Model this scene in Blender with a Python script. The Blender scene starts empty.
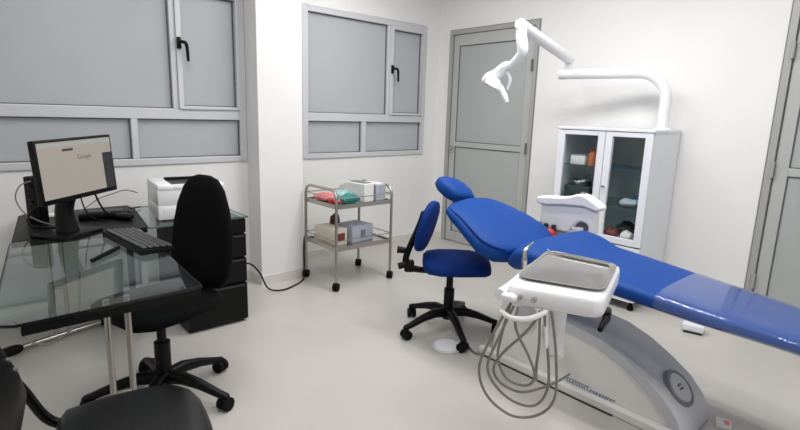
import bpy, bmesh, math, random
from mathutils import Vector, Matrix
random.seed(7)
S = bpy.context.scene
COL = S.collection
PI = math.pi

# ------------------------------------------------------------------ camera
cam_d = bpy.data.cameras.new('camera')
cam = bpy.data.objects.new('camera', cam_d)
COL.objects.link(cam)
yaw, pitch, roll = .729032, .196514, -.0306944
f_ = Vector((math.sin(yaw)*math.cos(pitch), math.cos(yaw)*math.cos(pitch), -math.sin(pitch)))
r_ = Vector((math.cos(yaw), -math.sin(yaw), 0))
d_ = f_.cross(r_)
rr = r_*math.cos(roll) + d_*math.sin(roll)
dd = -r_*math.sin(roll) + d_*math.cos(roll)
M3 = Matrix((rr, -dd, -f_)).transposed()
cam.matrix_world = Matrix.Translation((0, 0, 1.30)) @ M3.to_4x4()
cam_d.sensor_width = 36
cam_d.lens = 505.8/800*36
cam_d.clip_start = .02
S.camera = cam

# ------------------------------------------------------------------ world, lights, exposure
W = bpy.data.worlds.new('world'); S.world = W; W.use_nodes = True
W.node_tree.nodes['Background'].inputs[0].default_value = (.62, .65, .70, 1)
W.node_tree.nodes['Background'].inputs[1].default_value = .55
S.view_settings.view_transform = 'Standard'
S.view_settings.look = 'None'
S.view_settings.gamma = 1
S.view_settings.exposure = 0.10
CEIL = 2.70
FIXTURES = [(0.75, 2.0, 17), (2.45, 1.2, 27), (2.35, 2.6, 20), (1.5, -.5, 21)]
for (lx, ly, lp) in FIXTURES:
    for s in (-.12, .12):
        ld = bpy.data.lights.new('tube_light', 'AREA'); ld.shape = 'RECTANGLE'
        ld.size = .045; ld.size_y = 1.2; ld.energy = lp*.5
        ld.color = (1.0, .99, .985)
        lo = bpy.data.objects.new('tube_light', ld); COL.objects.link(lo)
        lo.location = (lx+s, ly, CEIL-.085)

# ------------------------------------------------------------------ materials
def srgb(c):
    return tuple(((x/255)/12.92 if x/255 <= .04045 else ((x/255+.055)/1.055)**2.4) for x in c)
def mat(name, c, rough=.5, metal=0, noise=0, scale=30, bump=0, spec=.5, coat=0, bscale=None):
    m = bpy.data.materials.new(name); m.use_nodes = True
    nt = m.node_tree; b = nt.nodes['Principled BSDF']
    col = srgb(c)
    b.inputs['Base Color'].default_value = (*col, 1)
    b.inputs['Roughness'].default_value = rough
    b.inputs['Metallic'].default_value = metal
    b.inputs['Specular IOR Level'].default_value = spec
    if coat: b.inputs['Coat Weight'].default_value = coat; b.inputs['Coat Roughness'].default_value = .08
    if noise or bump:
        tc = nt.nodes.new('ShaderNodeTexCoord')
        n = nt.nodes.new('ShaderNodeTexNoise'); n.inputs['Scale'].default_value = scale
        n.inputs['Detail'].default_value = 4
        nt.links.new(tc.outputs['Object'], n.inputs['Vector'])
        if noise:
            r = nt.nodes.new('ShaderNodeValToRGB')
            r.color_ramp.elements[0].position = .3; r.color_ramp.elements[1].position = .7
            r.color_ramp.elements[0].color = (*[x*(1-noise) for x in col], 1)
            r.color_ramp.elements[1].color = (*[min(1, x*(1+noise)) for x in col], 1)
            nt.links.new(n.outputs['Fac'], r.inputs[0]); nt.links.new(r.outputs[0], b.inputs['Base Color'])
        if bump:
            n2 = n
            if bscale:
                n2 = nt.nodes.new('ShaderNodeTexNoise'); n2.inputs['Scale'].default_value = bscale
                nt.links.new(tc.outputs['Object'], n2.inputs['Vector'])
            bp = nt.nodes.new('ShaderNodeBump'); bp.inputs['Strength'].default_value = bump
            bp.inputs['Distance'].default_value = .002
            nt.links.new(n2.outputs['Fac'], bp.inputs['Height']); nt.links.new(bp.outputs[0], b.inputs['Normal'])
    return m
def thin_glass(name, tint, ior=1.5, rough=.0, body=None, amount=0):
    """a thin clear sheet: tinted see-through, Fresnel gloss, an optional milky or dusty share"""
    m = bpy.data.materials.new(name); m.use_nodes = True
    nt = m.node_tree; nt.nodes.clear()
    o = nt.nodes.new('ShaderNodeOutputMaterial'); t = nt.nodes.new('ShaderNodeBsdfTransparent')
    t.inputs[0].default_value = (*tint, 1)
    g = nt.nodes.new('ShaderNodeBsdfGlossy'); g.inputs['Roughness'].default_value = rough
    fr = nt.nodes.new('ShaderNodeFresnel'); fr.inputs[0].default_value = ior
    src = t
    if amount:
        d = nt.nodes.new('ShaderNodeBsdfDiffuse'); d.inputs[0].default_value = (*body, 1)
        mx0 = nt.nodes.new('ShaderNodeMixShader'); mx0.inputs[0].default_value = amount
        nt.links.new(t.outputs[0], mx0.inputs[1]); nt.links.new(d.outputs[0], mx0.inputs[2]); src = mx0
    mx = nt.nodes.new('ShaderNodeMixShader')
    ge = nt.nodes.new('ShaderNodeNewGeometry'); iv = nt.nodes.new('ShaderNodeMath'); iv.operation = 'SUBTRACT'; iv.inputs[0].default_value = 1
    mu = nt.nodes.new('ShaderNodeMath'); mu.operation = 'MULTIPLY'
    nt.links.new(ge.outputs['Backfacing'], iv.inputs[1]); nt.links.new(fr.outputs[0], mu.inputs[0]); nt.links.new(iv.outputs[0], mu.inputs[1])
    nt.links.new(mu.outputs[0], mx.inputs[0]); nt.links.new(src.outputs[0], mx.inputs[1]); nt.links.new(g.outputs[0], mx.inputs[2])
    nt.links.new(mx.outputs[0], o.inputs[0])
    return m
def frosted(name, c):
    m = bpy.data.materials.new(name); m.use_nodes = True
    nt = m.node_tree; nt.nodes.clear()
    o = nt.nodes.new('ShaderNodeOutputMaterial')
    d = nt.nodes.new('ShaderNodeBsdfPrincipled'); d.inputs['Base Color'].default_value = (*srgb(c), 1)
    d.inputs['Roughness'].default_value = .33
    t = nt.nodes.new('ShaderNodeBsdfTranslucent'); t.inputs[0].default_value = (.75, .79, .85, 1)
    mx = nt.nodes.new('ShaderNodeMixShader'); mx.inputs[0].default_value = .3
    nt.links.new(d.outputs[0], mx.inputs[1]); nt.links.new(t.outputs[0], mx.inputs[2]); nt.links.new(mx.outputs[0], o.inputs[0])
    return m
def glow(name, c, s):
    m = bpy.data.materials.new(name); m.use_nodes = True
    b = m.node_tree.nodes['Principled BSDF']
    b.inputs['Base Color'].default_value = (.02, .02, .02, 1); b.inputs['Roughness'].default_value = .4
    b.inputs['Emission Color'].default_value = (*srgb(c), 1); b.inputs['Emission Strength'].default_value = s
    return m
M = dict(
    wall=mat('white wall paint', (232, 232, 231), .75, noise=.012, scale=3, bump=.15, bscale=90),
    floor=mat('polished pale terrazzo', (190, 186, 181), .32, noise=.035, scale=2.2, bump=.03, bscale=160),
    ceil=mat('ceiling paint', (235, 234, 230), .9),
    skirt=mat('skirting paint', (214, 212, 206), .5),
    alu=mat('grey aluminium frame', (204, 206, 211), .42, .1),
    alud=mat('dark gasket and gap shade', (95, 98, 104), .6),
    frost=frosted('frosted window film', (200, 203, 206)),
    doorm=mat('grey painted metal door', (178, 180, 178), .45, .05, noise=.01, scale=5),
    doorp=mat('grey door panel', (170, 175, 174), .35, .05, noise=.015, scale=4),
    doorf=mat('door frame metal', (164, 165, 162), .45, .1),
    black=mat('black plastic', (5, 5, 6), .42, spec=.22),
    blackm=mat('matte black laminate', (8, 8, 9), .45, spec=.22),
    blackf=mat('black fabric', (5, 5, 6), .9, spec=.15, noise=.25, scale=220, bump=.4),
    blackv=mat('black vinyl', (7, 7, 9), .36, spec=.3, bump=.15, scale=120),
    rubber=mat('black rubber', (7, 7, 8), .7, spec=.2),
    blue=mat('blue upholstery', (2, 64, 142), .58, noise=.06, scale=160, bump=.12, spec=.25),
    blued=mat('blue stool fabric', (6, 46, 118), .8, noise=.1, scale=220, bump=.3, spec=.2),
    white=mat('white plastic', (236, 237, 240), .32),
    cream=mat('off white shell plastic', (228, 226, 223), .36),
    silver=mat('silver grey plastic', (194, 195, 200), .4, .1),
    lacq=mat('white lacquered metal', (226, 229, 236), .38),
    steel=mat('stainless steel', (196, 196, 194), .22, 1),
    tray=mat('steel tray', (178, 177, 175), .34, 1),
    chrome=mat('chrome', (215, 214, 212), .12, 1),
    brush=mat('brushed steel tube', (172, 168, 162), .3, .9),
    hose=mat('grey hose', (128, 126, 120), .5),
    glass=thin_glass('desk glass', (.83, .89, .88), 1.55, .0, (.3, .36, .36), .03),
    glassedge=mat('green glass edge', (70, 98, 92), .15),
    cabglass=thin_glass('cabinet glass', (.93, .95, .95), 1.5),
    shelfglass=thin_glass('glass shelf', (.72, .84, .82), 1.5, .0, (.2, .3, .3), .12),
    film=thin_glass('clear plastic cover', (.9, .93, .97), 1.55, .07, (.72, .78, .88), .05),
    screen=glow('lit screen', (190, 180, 168), .6),
    screend=glow('dark screen window', (16, 18, 34), .35),
    screent=glow('screen text', (120, 116, 112), .5),
    screenb=glow('screen dark text', (50, 52, 52), .5),
    cab_in=mat('cabinet interior', (196, 202, 205), .5),
    red=mat('red plastic', (178, 38, 40), .4), pink=mat('pink packet', (214, 120, 120), .4),
    teal=mat('teal packet', (48, 128, 122), .4), tealp=mat('pale teal packet', (150, 190, 190), .35),
    orange=mat('orange plastic', (205, 110, 60), .4), beige=mat('beige carton', (214, 206, 188), .6),
    bluegrey=mat('pale blue grey carton', (172, 178, 192), .5), paper=mat('white paper', (228, 228, 226), .7),
    bluebag=mat('blue packet', (40, 84, 160), .4), keys=mat('grey key caps', (66, 67, 70), .4), dark=mat('dark grey plastic', (42, 43, 47), .45),
    midgrey=mat('mid grey plastic', (120, 124, 130), .45), blueink=mat('blue grey print', (112, 128, 160), .6),
    brown=mat('dark red pouch', (110, 44, 44), .5), lampgrey=mat('lamp reflector', (150, 152, 155), .25, .6),
)

# ------------------------------------------------------------------ mesh helpers
class MB:
    def __init__(s, origin=(0, 0, 0)):
        s.bm = bmesh.new(); s.o = Vector(origin)
    def _add(s, verts, faces, mtx=None):
        vs = [s.bm.verts.new((mtx @ Vector(v)) if mtx else Vector(v)) for v in verts]
        for f in faces:
            try: s.bm.faces.new([vs[i] for i in f])
            except ValueError: pass
        return vs
    def box(s, c, d, rot=None, bevel=0, seg=2):
        b = bmesh.new(); bmesh.ops.create_cube(b, size=1)
        for v in b.verts: v.co = Vector((v.co.x*d[0], v.co.y*d[1], v.co.z*d[2]))
        if bevel: bmesh.ops.bevel(b, geom=b.edges[:], offset=min(bevel, min(d)*.49), segments=seg, affect='EDGES', profile=.5)
        m = Matrix.Translation(c)
        if rot is not None: m = m @ (rot if isinstance(rot, Matrix) else Matrix.Rotation(rot, 4, 'Z'))
        return s.merge(b, m)
    def merge(s, b, m=None):
        b.verts.index_update()
        s._add([v.co.copy() for v in b.verts], [[v.index for v in f.verts] for f in b.faces], m); b.free(); return s
    def lim(s, x0, x1, y0, y1, z0, z1, bevel=0):
        return s.box(((x0+x1)/2, (y0+y1)/2, (z0+z1)/2), (abs(x1-x0), abs(y1-y0), abs(z1-z0)), None, bevel)
    def loft(s, rings, cap=True, closed=True):
        n = len(rings[0]); vs = []; fs = []
        for r in rings: vs += list(r)
        for i in range(len(rings)-1):
            for j in range(n if closed else n-1):
                k = (j+1) % n
                fs.append((i*n+j, i*n+k, (i+1)*n+k, (i+1)*n+j))
        if cap:
            fs.append(tuple(range(n))[::-1]); fs.append(tuple((len(rings)-1)*n+j for j in range(n)))
        s._add(vs, fs); return s
    def tube(s, pts, r, seg=10, smooth=0, cap=True, closed=False):
        P = [Vector(p) for p in pts]
        R = list(r) if isinstance(r, (list, tuple)) else [r]*len(P)
        if smooth:
            Q, RQ = [], []; n = len(P); last = n if closed else n-1
            for i in range(last):
                if closed: a, b, c, d = P[(i-1) % n], P[i], P[(i+1) % n], P[(i+2) % n]
                else: a, b, c, d = P[max(i-1, 0)], P[i], P[i+1], P[min(i+2, n-1)]
                for k in range(smooth):
                    t = k/smooth
                    Q.append(.5*((2*b)+(c-a)*t+(2*a-5*b+4*c-d)*t*t+(3*b-a-3*c+d)*t**3))
                    RQ.append(R[i]*(1-t)+R[(i+1) % n]*t)
            if not closed: Q.append(P[-1]); RQ.append(R[-1])
            P, R = Q, RQ
        rings = []; up = None; n = len(P)
        for i in range(n):
            if closed: tg = (P[(i+1) % n]-P[(i-1) % n])
            else: tg = P[min(i+1, n-1)]-P[max(i-1, 0)]
            if tg.length < 1e-9: tg = Vector((0, 0, 1))
            tg.normalize()
            if up is None:
                up = Vector((0, 0, 1)) if abs(tg.z) < .9 else Vector((1, 0, 0))
            a = tg.cross(up)
            if a.length < 1e-6: a = tg.orthogonal()
            a.normalize(); up = a.cross(tg).normalized()
            rings.append([P[i]+(a*math.cos(2*PI*k/seg)+up*math.sin(2*PI*k/seg))*R[i] for k in range(seg)])
        if closed: rings.append(rings[0]); cap = False
        return s.loft(rings, cap)
    def cyl(s, p0, p1, r0, r1=None, seg=20):
        return s.tube([p0, p1], [r0, r0 if r1 is None else r1], seg)
    def lathe(s, prof, c=(0, 0, 0), seg=28, mtx=None):
        T = Matrix.Translation(c) @ (mtx if mtx else Matrix())
        rings = [[T @ Vector((max(r, 1e-4)*math.cos(2*PI*k/seg), max(r, 1e-4)*math.sin(2*PI*k/seg), z)) for k in range(seg)] for r, z in prof]
        return s.loft(rings)
    def prism(s, poly, axis, a, b):
        """poly in the two other axes (order x,y,z without axis), extruded from a to b along axis"""
        def at(p, t):
            q = list(p); q.insert(axis, t); return Vector(q)
        return s.loft([[at(p, a) for p in poly], [at(p, b) for p in poly]])
    def ell(s, c, r, mtx=None, seg=20, rings=12, pw=1.0):
        R = []
        for i in range(rings+1):
            th = PI*i/rings
            zz = -math.cos(th); rad = max(math.sin(th), .002)
            zz = math.copysign(abs(zz)**pw, zz); rad = rad**pw
            ring = []
            for k in range(seg):
                a = 2*PI*k/seg
                v = Vector((r[0]*rad*math.copysign(abs(math.cos(a))**pw, math.cos(a)), r[1]*rad*math.copysign(abs(math.sin(a))**pw, math.sin(a)), r[2]*zz))
                if mtx: v = mtx @ v
                ring.append(Vector(c)+v)
            R.append(ring)
        return s.loft(R)
    def build(s, name, m, parent=None, smooth=True, angle=35, bevel=0):
        for v in s.bm.verts: v.co -= s.o
        bmesh.ops.remove_doubles(s.bm, verts=s.bm.verts[:], dist=1e-6)
        bmesh.ops.recalc_face_normals(s.bm, faces=s.bm.faces[:])
        me = bpy.data.meshes.new(name); s.bm.to_mesh(me); s.bm.free()
        me.materials.append(M[m] if isinstance(m, str) else m)
        o = bpy.data.objects.new(name, me); COL.objects.link(o)
        if smooth:
            for p in me.polygons: p.use_smooth = True
            try: me.set_sharp_from_angle(angle=math.radians(angle))
            except Exception: pass
        if bevel:
            md = o.modifiers.new('bevel', 'BEVEL'); md.width = bevel; md.segments = 2; md.limit_method = 'ANGLE'
        if parent is None: o.location = s.o
        else: o.parent = parent
        return o
def thing(name, label, cat, loc=(0, 0, 0), rz=0, group=None):
    o = bpy.data.objects.new(name, None); COL.objects.link(o)
    o.empty_display_size = .05
    o.location = loc; o.rotation_euler = (0, 0, rz)
    o['label'] = label; o['category'] = cat
    if group: o['group'] = group
    return o
def tag(o, label, cat, group=None):
    o['label'] = label; o['category'] = cat
    if group: o['group'] = group
    return o
def struct(o):
    o['kind'] = 'structure'; return o
def copy_tree(o, parent=None):
    c = o.copy(); COL.objects.link(c)
    if parent is not None: c.parent = parent
    for ch in [x for x in bpy.data.objects if x.parent == o]: copy_tree(ch, c)
    return c
def superring(c, ax, nz, w, h, n=28, pw=.55, crown=0, botw=1.0):
    """superellipse cross-section: half width w along ax, half height h along nz; the underside may be narrower"""
    out = []
    for k in range(n):
        a = 2*PI*k/n; ca, sa = math.cos(a), math.sin(a)
        x = math.copysign(abs(ca)**pw, ca); y = math.copysign(abs(sa)**pw, sa)
        ww = w*(1 if y >= 0 else 1-(1-botw)*(-y))
        out.append(Vector(c)+ax*(x*ww)+nz*(y*h+crown*(1-x*x)*(1 if y > 0 else 0)))
    return out

# ================================================================== setting
YW, XD = 3.81, 3.87
XL, YB = -1.1, -1.6
struct(MB().lim(XL-.2, XD+.2, YB-.2, YW+.2, -.12, 0).build('floor', 'floor', smooth=False))
struct(MB().lim(XL-.2, XD+.2, YB-.2, YW+.2, CEIL, CEIL+.12).build('ceiling', 'ceil', smooth=False))
w = MB()
WZ0, WZ1 = .90, 2.16
YA = 3.60; W1 = (-.35, 1.663); W2 = (2.262, 3.688)
w.lim(1.9, XD+.2, YW, YW+.2, 0, WZ0); w.lim(1.9, XD+.2, YW, YW+.2, WZ1, CEIL)
for a, b in ((1.9, W2[0]), (W2[1], XD+.2)): w.lim(a, b, YW, YW+.2, WZ0, WZ1)
w.lim(XL, 1.8, YA, YA+.2, 0, .922); w.lim(XL, 1.8, YA, YA+.2, 2.12, CEIL); w.lim(XL, W1[0], YA, YA+.2, .922, 2.12); w.lim(W1[1], 1.8, YA, YA+.2, .922, 2.12)
struct(w.build('wall_back', 'wall', smooth=False))
# projecting pillar between the windows
struct(MB().lim(1.665, 2.022, 3.405, YW, 0, CEIL).build('trim_1', 'wall', smooth=False))
w = MB(); D1 = (2.618, 3.648, 2.125); D2 = (-.14, .862, 2.125)
w.lim(XD, XD+.2, YB, YW, D1[2], CEIL)
for a, b in ((YB, D2[0]), (D2[1], D1[0]), (D1[1], YW)): w.lim(XD, XD+.2, a, b, 0, D1[2])
struct(w.build('wall_right', 'wall', smooth=False))
struct(MB().lim(XL-.2, XL, YB, YW+.2, 0, CEIL).build('wall_left', 'wall', smooth=False))
struct(MB().lim(XL-.2, XD+.2, YB-.2, YB, 0, CEIL).build('wall_front', 'wall', smooth=False))
b = MB(); h = .07; t = .008
b.lim(XL, 1.665-t, YA-t, YA, 0, h); b.lim(2.022, XD, YW-t, YW, 0, h)
struct(b.build('baseboard_back', 'skirt', smooth=False))
b = MB()
for p in ((1.665-t, 1.665, 3.405-t, YA), (1.665, 2.022, 3.405-t, 3.405), (2.022, 2.022+t, 3.405-t, YW-t)): b.lim(*p, 0, h)
struct(b.build('baseboard_pillar', 'skirt', smooth=False))
b = MB(); b.lim(XD-t, XD, D1[1], YW-t, 0, h); b.lim(XD-t, XD, D2[1], D1[0], 0, h); b.lim(XD-t, XD, YB, D2[0], 0, h)
struct(b.build('baseboard_right', 'skirt', smooth=False))

def window(name, x0, x1, um, lm, YW, WZ0, WZ1):
    """aluminium window: two upper lights over a transom, two lower lights; the right upper one is a casement"""
    root = bpy.data.objects.new(name, None); COL.objects.link(root); root.location = (0, YW, 0); struct(root)
    O = (0, YW, 0); f = MB(O); fy0, fy1 = YW-.012, YW+.06; fw = .05
    f.lim(x0, x0+fw, fy0, fy1, WZ0, WZ1); f.lim(x1-fw, x1, fy0, fy1, WZ0, WZ1)
    f.lim(x0+fw, x1-fw, fy0, fy1, WZ1-fw, WZ1); f.lim(x0+fw, x1-fw, fy0, fy1, WZ0, WZ0+.042)
    f.lim(x0+fw, x1-fw, fy0+.001, fy1, 1.222, 1.292)
    f.lim(lm[0], lm[1], fy0+.002, fy1, WZ0+.042, 1.222)
    f.lim(um[0], um[1]-.03, fy0+.002, fy1, 1.292, WZ1-fw)
    f.build('window_frame', 'alu', root, smooth=False, bevel=.004)
    sa = MB(O); sx0, sx1, sz0, sz1 = um[1]-.03, x1-fw, 1.292, WZ1-fw; sw = .032
    sa.lim(sx0, sx0+sw, fy0-.012, fy1-.01, sz0, sz1); sa.lim(sx1-.018, sx1, fy0-.012, fy1-.01, sz0, sz1)
    sa.lim(sx0+sw, sx1-.018, fy0-.012, fy1-.01, sz0, sz0+.02); sa.lim(sx0+sw, sx1-.018, fy0-.012, fy1-.01, sz1-.03, sz1)
    so = sa.build('casement_sash', 'alu', root, smooth=False, bevel=.003)
    hx = sx0+sw*.4
    hd = MB(O); hd.box((hx, fy0-.022, 1.715), (.028, .02, .075), bevel=.006)
    hd.tube([(hx, fy0-.03, 1.72), (hx+.005, fy0-.055, 1.72), (hx+.035, fy0-.06, 1.705), (hx+.042, fy0-.06, 1.60)], [.011, .011, .012, .009], 10, 4)
    hd.build('window_handle', 'black', so)
    gasket = MB(O)
    for (a, b_, c, d_) in ((x0+fw, um[0], 1.292, WZ1-fw), (sx0+sw, sx1-.018, sz0+.02, sz1-.03), (x0+fw, lm[0], WZ0+.042, 1.222), (lm[1], x1-fw, WZ0+.042, 1.222)):
        MB(O).lim(a, b_, YW+.024, YW+.03, c, d_).build('window_pane', 'frost', root, smooth=False)
        g = .006
        gasket.lim(a, a+g, YW+.012, YW+.024, c, d_); gasket.lim(b_-g, b_, YW+.012, YW+.024, c, d_)
        gasket.lim(a+g, b_-g, YW+.012, YW+.024, c, c+g); gasket.lim(a+g, b_-g, YW+.012, YW+.024, d_-g, d_)
    gasket.build('gasket', 'alud', root, smooth=False)
window('window_1', W1[0], W1[1], (1.151, 1.216), (.883, .924), YA, .922, 2.12)
window('window_2', W2[0], W2[1], (3.18, 3.24), (2.886, 2.936), YW, .90, 2.16)

def door(name, y0, y1, lock_high):
    """grey metal door, two sunk panels and a mid rail, in a metal frame; hinges on the small-y or large-y side"""
    root = bpy.data.objects.new(name, None); COL.objects.link(root); root.location = (XD, (y0+y1)/2, 0); struct(root)
    O = (XD, (y0+y1)/2, 0); top = 2.125; fw = .04
    f = MB(O); f.lim(XD-.012, XD+.09, y0, y0+fw, 0, top); f.lim(XD-.012, XD+.09, y1-fw, y1, 0, top); f.lim(XD-.012, XD+.09, y0+fw, y1-fw, top-fw, top)
    f.build('door_frame', 'doorf', root, smooth=False, bevel=.004)
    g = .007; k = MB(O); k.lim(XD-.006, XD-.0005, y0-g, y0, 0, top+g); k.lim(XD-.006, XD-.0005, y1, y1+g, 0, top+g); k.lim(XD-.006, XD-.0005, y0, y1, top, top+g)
    k.build('frame_shadow_outline', 'midgrey', root, smooth=False)  # grey strip stands for the shadow outline between frame and wall
    k = MB(O); k.lim(XD+.004, XD+.01, y0+fw, y0+fw+.007, 0, top-fw); k.lim(XD+.004, XD+.01, y1-fw-.007, y1-fw, 0, top-fw); k.lim(XD+.004, XD+.01, y0+fw+.007, y1-fw-.007, top-fw-.007, top-fw)
    k.build('gap_shadow_strip', 'alud', root, smooth=False)  # dark strip put in as the shade of the gap between frame and leaf
    a, b_ = y0+fw+.0075, y1-fw-.0075; z0, z1 = .012, top-fw-.0075; st = .068; x0, x1 = XD+.002, XD+.045
    L = MB(O); L.lim(x0, x1, a, a+st, z0, z1); L.lim(x0, x1, b_-st, b_, z0, z1)
    L.lim(x0, x1, a+st, b_-st, z1-.1, z1); L.lim(x0, x1, a+st, b_-st, .995, 1.045); L.lim(x0, x1, a+st, b_-st, z0, z0+.1)
    leaf = L.build('door_leaf', 'doorm', root, smooth=False, bevel=.003)
    for (c, d_) in ((z0+.1, .995), (1.045, z1-.1)):
        MB(O).lim(x0+.014, x1-.01, a+st, b_-st, c, d_).build('door_panel', 'doorp', leaf, smooth=False)
        g = .007; k = MB(O)
        k.lim(x0+.008, x0+.014, a+st, a+st+g, c, d_); k.lim(x0+.008, x0+.014, b_-st-g, b_-st, c, d_)
        k.lim(x0+.008, x0+.014, a+st+g, b_-st-g, c, c+g); k.lim(x0+.008, x0+.014, a+st+g, b_-st-g, d_-g, d_)
        k.build('panel_bead', 'alud', leaf, smooth=False)
    hy, ly = (y0+fw, b_-.034) if lock_high else (y1-fw, a+.034)
    for hz in (.3, 1.03, 1.75):
        MB(O).cyl((XD-.02, hy, hz-.05), (XD-.02, hy, hz+.05), .010).build('hinge', 'alud' if lock_high else 'doorf', leaf)
    k = MB(O); k.box((XD-.004, ly, .965), (.014, .05, .075), bevel=.006); k.cyl((XD-.012, ly, .965), (XD-.03, ly, .965), .014)
    k.build('lock', 'steel', leaf)
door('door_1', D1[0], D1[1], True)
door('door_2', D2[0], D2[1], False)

# ceiling fittings above the picture (they light the room)
for i, (lx, ly, lp) in enumerate(FIXTURES):
    places = ['twin-tube ceiling light above the desk side', 'twin-tube ceiling light above the blue dental chair', 'twin-tube ceiling light above the steel trolley', 'twin-tube ceiling light nearest the entrance side of the room']
    t_ = thing('ceiling_light', places[i], 'light', (lx, ly, CEIL), group='twin-tube ceiling lights')
    O = (lx, ly, CEIL)
    MB(O).lim(lx-.2, lx+.2, ly-.63, ly+.63, CEIL-.05, CEIL).build('housing', 'white', t_, bevel=.004)
    for s in (-.12, .12):
        MB(O).cyl((lx+s, ly-.6, CEIL-.068), (lx+s, ly+.6, CEIL-.068), .013).build('tube', glow('lamp tube', (255, 250, 240), 6), t_)

# ================================================================== wheeled furniture helpers
def caster(mb_w, mb_f, x, y, r, ang, wd=.022):
    d = Vector((-math.sin(ang), math.cos(ang), 0))
    c = Vector((x, y, r))
    for s in (-1, 1):
        mb_w.cyl(c+d*(s*.004), c+d*(s*(.004+wd)), r, seg=20)
    mb_f.box((x, y, r*1.55), (.03, .03, r*1.1), bevel=.008)
def star_base(root, phase, R, hubz, m='black', cr=.028, n=5):
    hub = MB(); hub.lathe([(.0, hubz-.035), (.036, hubz-.035), (.042, hubz-.01), (.04, hubz+.03), (.028, hubz+.04), (0, hubz+.04)]); hub.build('hub', m, root)
    for i in range(n):
        a = phase+i*2*PI/n; u = Vector((math.cos(a), math.sin(a), 0)); v = Vector((-u.y, u.x, 0))
        rings = []
        for t, z, ww, hh in ((.02, hubz+.005, .026, .03), (.1, hubz+.012, .025, .027), (R*.6, hubz-.004, .021, .022), (R-.03, hubz-.034, .018, .017), (R+.012, hubz-.045, .017, .014), (R+.02, hubz-.046, .006, .006)):
            rings.append(superring(u*t+Vector((0, 0, z)), v, Vector((0, 0, 1)), ww, hh, 14, .75))
        arm = MB().loft(rings).build('base_arm', m, root)
        wm, fm = MB(), MB(); caster(wm, fm, u.x*R, u.y*R, cr, a+.7*(i-2))
        fo = fm.build('caster', m, arm); wm.build('caster_wheel', 'rubber', fo)

# ================================================================== blue dental stool
st = thing('dental_stool', 'blue operator stool with low backrest and black five-star caster base', 'stool', (2.19, 1.98, 0))
star_base(st, math.radians(24), .295, .115)
MB().cyl((0, 0, .15), (0, 0, .27), .032).build('column_sleeve', 'black', st)
MB().cyl((0, 0, .27), (0, 0, .40), .021).build('gas_lift', 'black', st)
mech = MB(); mech.box((0, 0, .405), (.17, .17, .03), rot=math.radians(-42), bevel=.008)
fwd = Vector((.745, -.666, 0)); lat = Vector((.666, .745, 0)); Z = Vector((0, 0, 1))
mech.tube([fwd*-.05+Z*.40, fwd*-.1+Z*.392+lat*-.03, fwd*-.17+Z*.392+lat*-.03], .012, 8, 3)
mech.build('tilt_mechanism', 'black', st)
rings = []
for s_, w_, h_, z_ in ((-.2, .03, .012, .445), (-.195, .10, .028, .445), (-.17, .165, .038, .445), (-.1, .2, .042, .446), (0, .205, .042, .447), (.1, .19, .042, .446), (.16, .165, .04, .44), (.195, .12, .032, .433), (.205, .04, .014, .43)):
    rings.append(superring(fwd*(s_+.03)+Z*(z_-.014), lat, Z, w_*1.04, h_*1.25, 28, .82, crown=.006))
MB().loft(rings).build('seat', 'blued', st, angle=60)
# backrest pad, standing behind the seat and leaning over it
bc = fwd*-.150+Z*.655
axu = (Z*.95+fwd*.27+lat*.06).normalized(); nrm = (fwd*.90-Z*.27-lat*.30).normalized(); axw = axu.cross(nrm).normalized(); nrm = axw.cross(axu).normalized()
rings = []
for s_, w_, h_ in ((-.155, .04, .01), (-.15, .08, .02), (-.12, .125, .028), (-.05, .155, .033), (.03, .16, .034), (.09, .145, .032), (.13, .11, .026), (.15, .07, .018), (.155, .03, .008)):
    rings.append(superring(bc+axu*s_, axw, nrm, w_, h_, 26, .75))
MB().loft(rings).build('backrest', 'blued', st, angle=60)
br = MB()
br.tube([fwd*-.04+Z*.385, fwd*-.15+Z*.38, fwd*-.25+Z*.40, fwd*-.27+Z*.46, bc-nrm*.05-axu*.04, bc-nrm*.045+axu*.06], [.016, .018, .022, .02, .018, .016], 10, 5)
br.box(bc-nrm*.043, (.11, .02, .16), rot=Matrix((axw, nrm, axu)).transposed().to_4x4(), bevel=.008)
br.box(fwd*-.25+Z*.405, (.06, .06, .07), rot=math.radians(-42), bevel=.012)
bo = br.build('back_bracket', 'black', st)
MB().cyl(fwd*-.275+Z*.50, fwd*-.325+Z*.505, .018, .022).build('adjusting_knob', 'black', bo)
MB().cyl(fwd*-.27+Z*.42+lat*-.02, fwd*-.315+Z*.41+lat*-.03, .018, .02).build('adjusting_knob', 'black', bo)

# ================================================================== dental chair
dc = thing('dental_chair', 'long reclined dental chair in blue upholstery on a white arched base', 'dental chair', (2.28, 1.1, 0))
O = (2.28, 1.1, 0)
arc = [(.612, .0), (.622, .04), (.648, .09), (.708, .155), (.791, .212), (.895, .268), (.998, .305), (1.136, .325), (1.20, .335)]
body = arc + [(1.23, .36), (1.26, .48), (1.5, .48), (1.545, .36), (1.585, .16), (1.60, .0)]
bs = MB(O).prism([(y, z) for y, z in body], 0, 2.14, 2.44).build('base', 'cream', dc, bevel=.01)
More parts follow.
